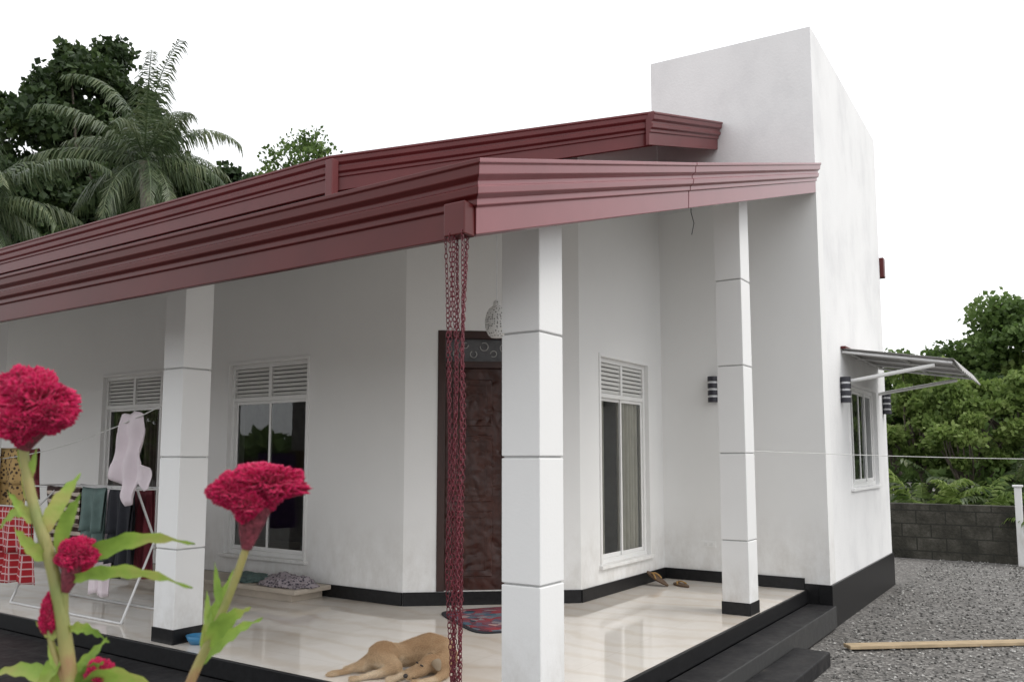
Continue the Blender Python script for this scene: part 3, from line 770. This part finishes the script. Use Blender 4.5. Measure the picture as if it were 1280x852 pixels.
# door mat
m, nt, b = newmat('patterned_mat'); M_mat=m
vec=coords(nt,'Object'); vo=nt.nodes.new('ShaderNodeTexVoronoi'); vo.inputs['Scale'].default_value=16; nt.links.new(vec,vo.inputs['Vector'])
nt.links.new(ramp(nt,noise_n(nt,vo.outputs['Color'],2.5,1),[(.3,(.02,.03,.05)),(.45,(.28,.03,.04)),(.55,(.03,.10,.15)),(.7,(.42,.28,.26))]),b.inputs['Base Color']); b.inputs['Roughness'].default_value=.95
bump(nt,b,noise_n(nt,vec,120,2),.8,.01)
mt=empty('door_mat')
pts=[]
for k in range(48):
    a=2*math.pi*k/48; c_,s_=math.cos(a),math.sin(a); pts.append((.30*math.copysign(abs(c_)**.35,c_),.42*math.copysign(abs(s_)**.35,s_)))
prism('pile',pts,0,.012,M_mat,mt,.003); prism('border',[(x*1.10,y*1.08) for x,y in pts],0,.008,C_dark,mt)
mt.location=(5.20,3.61,TZ+.001); mt.rotation_euler=(0,0,math.atan2(-.77,.64)+.3)
# sandals
sd=empty('pair_of_sandals')
M_sole=simple('brown_sole',(.10,.06,.035),.7); M_strap=simple('mustard_strap',(.35,.2,.06),.6)
def sandal(x,y,ang,tilt):
    e=bpy.data.objects.new('sandal',None); link(e,sd)
    pts=[(.13*math.cos(a),(.045+.008*math.cos(a))*math.sin(a)*(1-.15*math.cos(2*a))) for a in [2*math.pi*k/28 for k in range(28)]]
    o=prism('sole',pts,0,.016,M_sole,None,.003); o.parent=e
    for s_ in (-1,1):
        o=tube('strap',[(.08,0,.018),(.05,s_*.025,.05),(-.01,s_*.048,.015)],.007,M_strap,None,3,True); o.parent=e
    e.location=(x,y,TZ+.002); e.rotation_euler=(0,tilt,ang)
sandal(7.50,3.10,.9,0); sandal(7.40,3.30,1.4,-.45); bpy.data.objects['sandal.001'].location.z+=.055

# ------------------------------------------------------------------ dog
FW=Vector((.8315,.5556,0)); RT=Vector((.5556,-.8315,0))
dog=empty('sleeping_dog')
def furmat(name, kcol=1.0):
    m, nt, b = newmat(name)
    vec=coords(nt,'Object'); n1=noise_n(nt,vec,7,5)
    sx=nt.nodes.new('ShaderNodeSeparateXYZ'); nt.links.new(vec,sx.inputs[0])
    ad=nt.nodes.new('ShaderNodeMath'); ad.operation='MULTIPLY_ADD'; ad.inputs[1].default_value=2.6; nt.links.new(sx.outputs['Z'],ad.inputs[0]); nt.links.new(n1,ad.inputs[2])
    k=kcol
    nt.links.new(ramp(nt,ad.outputs[0],[(.45,(.62*k,.50*k,.36*k)),(.62,(.46*k,.325*k,.20*k)),(.88,(.34*k,.215*k,.12*k))]),b.inputs['Base Color']); b.inputs['Roughness'].default_value=.9
    b.inputs['Specular IOR Level'].default_value=.15
    bump(nt,b,noise_n(nt,coords(nt,'Object',(1,1,3)),150,3),.5,.004)
    return m
M_fur=furmat('tan_fur',.85); M_hair=furmat('tan_hair',1.1)
M_furdark=simple('dark_nose',(.02,.015,.013),.4)
balls=[]
def ball(c,r): balls.append((Vector(c),Vector(r) if hasattr(r,'__len__') else Vector((r,r,r))))
def limb(pts, n=9):
    for (a,ra),(b2,rb) in zip(pts[:-1],pts[1:]):
        a=Vector(a);b2=Vector(b2)
        for i in range(n+1):
            t_=i/n; ball(a.lerp(b2,t_), ra+(rb-ra)*t_)
# trunk curled on its side, deep chest at the right, narrow loin, rounded haunch
limb([((-.155,.06,.072),.074),((-.08,.105,.070),.062),((.0,.13,.080),.076),((.075,.125,.090),.093),((.135,.08,.088),.086)])
limb([((.135,.08,.088),.082),((.175,.02,.078),.060),((.165,-.04,.072),.048),((.135,-.08,.066),.046)])
ball((-.155,.03,.085),(.088,.080,.076))
limb([((-.155,.0,.082),.058),((-.10,-.055,.060),.042),((-.075,-.075,.048),.034)])
limb([((-.075,-.075,.048),.032),((-.15,-.105,.030),.020),((-.20,-.12,.024),.016)])
limb([((-.20,-.12,.024),.015),((-.25,-.15,.016),.013),((-.285,-.16,.015),.016)])
limb([((-.20,.06,.06),.052),((-.25,.0,.045),.036),((-.30,.01,.026),.020),((-.355,-.04,.018),.014),((-.40,-.06,.015),.017),((-.42,-.065,.013),.013)])
limb([((.115,.02,.07),.046),((.05,-.02,.034),.030),((-.02,-.085,.022),.020),((-.065,-.155,.017),.016),((-.095,-.19,.016),.019)])
limb([((.155,.0,.05),.043),((.18,-.09,.03),.026),((.14,-.185,.020),.019),((.07,-.225,.016),.016),((.035,-.235,.015),.019)])
limb([((-.21,.10,.05),.022),((-.27,.13,.024),.016),((-.33,.11,.016),.011),((-.37,.07,.012),.007)])
# head: skull, cheeks, tapering muzzle resting on the forelegs, turned toward the garden
ball((.105,-.115,.082),(.050,.050,.044)); ball((.08,-.135,.068),(.042,.042,.034))
limb([((.070,-.150,.060),.033),((.042,-.175,.048),.025),((.018,-.195,.041),.021),((.006,-.204,.038),.018)],6)
ball((.085,-.140,.097),(.024,.028,.016))
bm=bmesh.new()
for c_,r in balls:
    mt_=Matrix.Translation(c_)@Matrix.Diagonal((r.x,r.y,r.z,1))
    bmesh.ops.create_icosphere(bm,subdivisions=2,radius=1,matrix=mt_)
me=bpy.data.meshes.new('body');bm.to_mesh(me);bm.free();me.materials.append(M_fur)
tmp=bpy.data.objects.new('body_tmp',me);scene.collection.objects.link(tmp)
rm=tmp.modifiers.new('r','REMESH');rm.mode='VOXEL';rm.voxel_size=.006;rm.use_smooth_shade=True
sm=tmp.modifiers.new('s','SMOOTH');sm.iterations=4;sm.factor=.5
dg=bpy.context.evaluated_depsgraph_get()
me2=bpy.data.meshes.new_from_object(tmp.evaluated_get(dg)); bpy.data.objects.remove(tmp)
me2.materials.clear(); me2.materials.append(M_fur)
for pg in me2.polygons: pg.use_smooth=True
for q in me2.vertices:
    if q.co.z<.001: q.co.z=.001
bo=link(bpy.data.objects.new('body',me2),dog)
nvv=len(me2.vertices); co_=np.empty(nvv*3,np.float32); me2.vertices.foreach_get('co',co_); co_=co_.reshape(-1,3)
no_=np.empty(nvv*3,np.float32); me2.vertices.foreach_get('normal',no_); no_=no_.reshape(-1,3)
NH=60000; ii=np.random.randint(0,nvv,NH)
Pn=co_[ii]+np.random.normal(size=(NH,3))*.002; Nn=no_[ii]
flow=np.tile(np.array([-1.0,.25,-.55]),(NH,1))+np.random.normal(size=(NH,3))*.25
flow-=Nn*np.sum(flow*Nn,axis=1)[:,None]; flow/=np.linalg.norm(flow,axis=1)[:,None]+1e-6
dr=flow*.9+Nn*.35; dr/=np.linalg.norm(dr,axis=1)[:,None]
sd2=np.cross(dr,Nn); sd2/=np.linalg.norm(sd2,axis=1)[:,None]+1e-6
Lh=np.random.uniform(.005,.011,NH)[:,None]
Vh=np.stack([Pn-sd2*.0007,Pn+sd2*.0007,Pn+dr*Lh],1); Vh[:,:,2]=np.maximum(Vh[:,:,2],.001)
npmesh('coat',Vh.reshape(-1,3),(np.arange(NH)*3)[:,None]+np.arange(3)[None],M_hair,dog)
def blob(name,c,r,mat,rot=(0,0,0)):
    bm=bmesh.new(); bmesh.ops.create_uvsphere(bm,u_segments=20,v_segments=12,radius=1)
    me=bpy.data.meshes.new(name)
    for q in bm.verts: q.co=Vector((q.co.x*r[0],q.co.y*r[1],q.co.z*r[2]))
    bm.to_mesh(me);bm.free();me.materials.append(mat)
    for pg in me.polygons: pg.use_smooth=True
    o=link(bpy.data.objects.new(name,me),dog); o.location=c; o.rotation_euler=rot; return o
blob('nose',(-.008,-.216,.044),(.012,.012,.011),M_furdark)
blob('eye',(.066,-.176,.084),(.012,.0045,.0045),M_furdark,(0,.25,-.65)); blob('eye_far',(.040,-.135,.088),(.009,.0045,.004),M_furdark,(0,.2,-.6))
blob('mouth_line',(.030,-.213,.031),(.026,.003,.002),M_furdark,(0,-.1,-.7))
M_ear=furmat('ear_fur',.42)
def ear(nm,c,rot):
    v=[(0,-.030,0),(0,.030,0),(.012,.024,-.03),(.015,0,-.078),(.012,-.024,-.03),(.016,0,-.012)]
    f=[(0,5,4),(0,1,5),(1,2,5),(5,2,3),(4,5,3)]
    o=mesh(nm,v,f,M_ear,dog,True); o.location=c;o.rotation_euler=rot
    s1=o.modifiers.new('s','SOLIDIFY');s1.thickness=.008; s2=o.modifiers.new('ss','SUBSURF');s2.levels=2;s2.render_levels=2
ear('ear',(.130,-.160,.112),(.35,.1,-1.3)); ear('ear_far',(.085,-.075,.118),(-.5,.2,1.6))
dloc=FW*4.78+RT*(-.555)
dog.location=(dloc.x,dloc.y,TZ); dog.rotation_euler=(0,0,math.atan2(RT.y,RT.x)); dog.scale=(1.08,1.08,1.08)

# ------------------------------------------------------------------ cockscomb plant in the garden bed near the camera
pt=empty('cockscomb_plant')
pt.rotation_euler=(0,0,math.atan2(RT.y,RT.x))
ploc=FW*.85; pt.location=(ploc.x,ploc.y,0)
K=.000817
def L(px,py,d=0): return ((px-640)*K, d, (571-py)*K)   # plant-local metres
def comb(name,c,w,h,dp,seed):
    bm=bmesh.new(); bmesh.ops.create_icosphere(bm,subdivisions=7,radius=1)
    for q in bm.verts:
        d=q.co.copy()
        lob=noise.noise(d*1.9+Vector((seed,0,0)))*.36
        wv=Vector((noise.noise(d*3+Vector((seed,9,0))),noise.noise(d*3+Vector((seed,0,9))),0))*.5
        rid=(1-abs(noise.noise((d+wv*.6)*4.0+Vector((0,seed,2))))*2.6)*.20+(1-abs(noise.noise((d+wv*.3)*9+Vector((5,seed,2))))*2.6)*.13+(1-abs(noise.noise(d*24+Vector((seed,1,1))))*2)*.05
        k=.80+lob+rid
        zc=d.z*h*.5*k
        taper=1 if d.z>-.3 else max(.4,1+(d.z+.3)*.75)
        q.co=Vector((d.x*w*.5*k*taper,d.y*dp*.5*k*taper,zc))
    me=bpy.data.meshes.new(name);bm.to_mesh(me);bm.free();me.materials.append(M_petal)
    for pg in me.polygons: pg.use_smooth=True
    o=link(bpy.data.objects.new(name,me),pt); o.location=c; return o
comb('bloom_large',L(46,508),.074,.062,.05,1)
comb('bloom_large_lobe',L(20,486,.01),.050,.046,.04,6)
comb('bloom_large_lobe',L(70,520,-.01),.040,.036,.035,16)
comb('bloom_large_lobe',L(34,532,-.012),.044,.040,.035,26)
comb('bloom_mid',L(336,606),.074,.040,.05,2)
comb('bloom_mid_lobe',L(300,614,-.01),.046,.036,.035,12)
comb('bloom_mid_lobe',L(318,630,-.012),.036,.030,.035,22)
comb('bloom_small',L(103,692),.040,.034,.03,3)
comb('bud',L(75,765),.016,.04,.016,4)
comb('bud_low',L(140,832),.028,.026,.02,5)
tube('seed_cone',[L(322,630),L(318,652),L(313,684)],[.018,.014,.005],M_seed,pt,4,True)
tube('seed_cone_a',[L(40,535),L(35,550),L(31,562)],[.016,.010,.006],M_seed,pt,4,True)
tube('seed_cone_b',[L(103,700),L(98,716),L(93,735)],[.012,.009,.004],M_seed,pt,4,True)
tube('stem_a',[L(31,558),L(42,620),L(72,690),L(92,770),L(108,860),L(128,960),(-.40,.03,-.9),(-.40,.04,-1.53)],[.0045,.005,.006,.0065,.0075,.009,.011,.013],M_pstem,pt,4,True)
tube('stem_b',[L(313,682),L(292,750),L(245,850),L(215,950),(-.36,.04,-.8),(-.385,.05,-1.53)],[.004,.0042,.005,.006,.008,.011],M_pstem,pt,4,True)
tube('stem_c',[L(93,732),L(94,790),L(104,840)],[.003,.0035,.004],M_pstem,pt,3,True)
tube('stem_d',[L(75,780),L(84,815),L(104,852)],[.003,.0035,.004],M_pstem,pt,3,True)
tube('stem_e',[L(140,840),L(130,870),L(115,895)],[.003,.0035,.004],M_pstem,pt,3,True)
def leaf(a,b2,w,bend=.01,d=(0,0),tw=0.3):
    a=Vector(L(*a,d[0]));b2=Vector(L(*b2,d[1])); ax=b2-a; Ln=ax.length; ax.normalize()
    sd_=Vector((0,1,0)).cross(ax).normalized()*math.cos(tw)+Vector((0,1,0))*math.sin(tw)
    up=Vector((0,0,1))
    v=[];f=[];n_=16
    for i in range(n_+1):
        t_=i/n_; w_=w*K*(math.sin(math.pi*t_**.75)**.9*(1-.25*t_) if 0<t_<1 else .02)*.5
        c_=a+ax*Ln*t_+up*bend*math.sin(math.pi*t_)-up*abs(bend)*.8*t_**3
        fold=Vector((0,-1,0))*w_*.45
        v+=[tuple(c_-sd_*w_+fold+up*.0015*math.sin(i*1.7)),tuple(c_),tuple(c_+sd_*w_+fold+up*.0015*math.cos(i*1.9))]
        if i: k=3*i; f+=[(k-3,k-2,k+1,k),(k-2,k-1,k+2,k+1)]
    mesh('leaf',v,f,M_pleaf,pt,True)
leaf((88,712),(236,668),26,.014,(0,.03),.5); leaf((92,722),(272,712),20,.010,(0,-.05),.4)
leaf((62,668),(92,588),22,.004,(0,.02)); leaf((80,690),(118,612),20,.004,(0,-.02),.2)
leaf((45,630),(18,560),14,0,(0,.02)); leaf((50,640),(5,655),16,.008); leaf((42,600),(48,560),10,0)
leaf((36,590),(18,545),11,0,(0,.01)); leaf((55,655),(22,612),14,.0,(0,-.01)); leaf((84,735),(112,700),14,0,(0,.01))
leaf((70,700),(40,655),18,0,(0,-.02)); leaf((95,780),(150,790),16,.006); leaf((98,800),(60,860),22,.0)
leaf((262,806),(290,712),18,0,(0,.02)); leaf((265,802),(332,742),24,.006,(0,-.03)); leaf((255,825),(325,768),18,.006,(0,.03))
leaf((285,760),(275,700),11,0); leaf((272,790),(262,735),11,0,(0,.01))
leaf((108,855),(242,838),30,.016,(0,-.03),.5); leaf((106,850),(-10,832),22,.010,(0,.02),.5); leaf((110,870),(200,900),30,.01,(0,-.04),.4)
leaf((100,830),(75,790),20,0); leaf((104,840),(135,795),16,0,(0,.02)); leaf((110,850),(150,812),16,.004,(0,-.01)); leaf((90,790),(58,770),14,0)

# ------------------------------------------------------------------ lift everything so the gravel is z=0
for o in scene.objects:
    if o.parent is None: o.location.z += GZ

# ------------------------------------------------------------------ camera, light, world
cam=bpy.data.cameras.new('camera'); co=link(bpy.data.objects.new('camera',cam))
co.location=(0,0,GZ); co.rotation_euler=(D2R(90+5.71),0,D2R(33.75-90))
cam.sensor_width=36; cam.lens=36*1040/1280; cam.shift_y=41/1280
cam.clip_start=.05; cam.clip_end=2000
cam.dof.use_dof=True; cam.dof.focus_distance=5.0; cam.dof.aperture_fstop=10
scene.camera=co

EL,AZ=D2R(50),D2R(-72)       # sun direction: towards -Y side
sd_=Vector((math.cos(EL)*math.cos(AZ),math.cos(EL)*math.sin(AZ),math.sin(EL)))
sun=bpy.data.lights.new('sun','SUN'); sun.energy=1.4; sun.angle=D2R(30); sun.color=(1,.97,.93)
so=link(bpy.data.objects.new('sun',sun)); so.rotation_euler=(-sd_).to_track_quat('-Z','Y').to_euler()
w=bpy.data.worlds.new('World'); scene.world=w; w.use_nodes=True
nt=w.node_tree; bg=nt.nodes['Background']
sky=nt.nodes.new('ShaderNodeTexSky'); sky.sky_type='NISHITA'; sky.sun_disc=False
sky.sun_elevation=EL; sky.sun_rotation=math.atan2(sd_.x,sd_.y); sky.dust_density=4; sky.air_density=1.5
tc=nt.nodes.new('ShaderNodeTexCoord'); nz=noise_n(nt,tc.outputs['Generated'],2.2,6,.6)
cl=ramp(nt,nz,[(.3,(.93,.95,.98)),(.7,(1,1,1))])
sc_=nt.nodes.new('ShaderNodeVectorMath'); sc_.operation='SCALE'; sc_.inputs['Scale'].default_value=15.6; nt.links.new(cl,sc_.inputs[0])
mx=nt.nodes.new('ShaderNodeMix'); mx.data_type='RGBA'; mx.inputs['Factor'].default_value=.88
nt.links.new(sky.outputs[0],mx.inputs[6]); nt.links.new(sc_.outputs[0],mx.inputs[7]); nt.links.new(mx.outputs[2],bg.inputs['Color'])
bg.inputs['Strength'].default_value=.1
scene.view_settings.view_transform='Standard'; scene.view_settings.look='None'; scene.view_settings.exposure=0
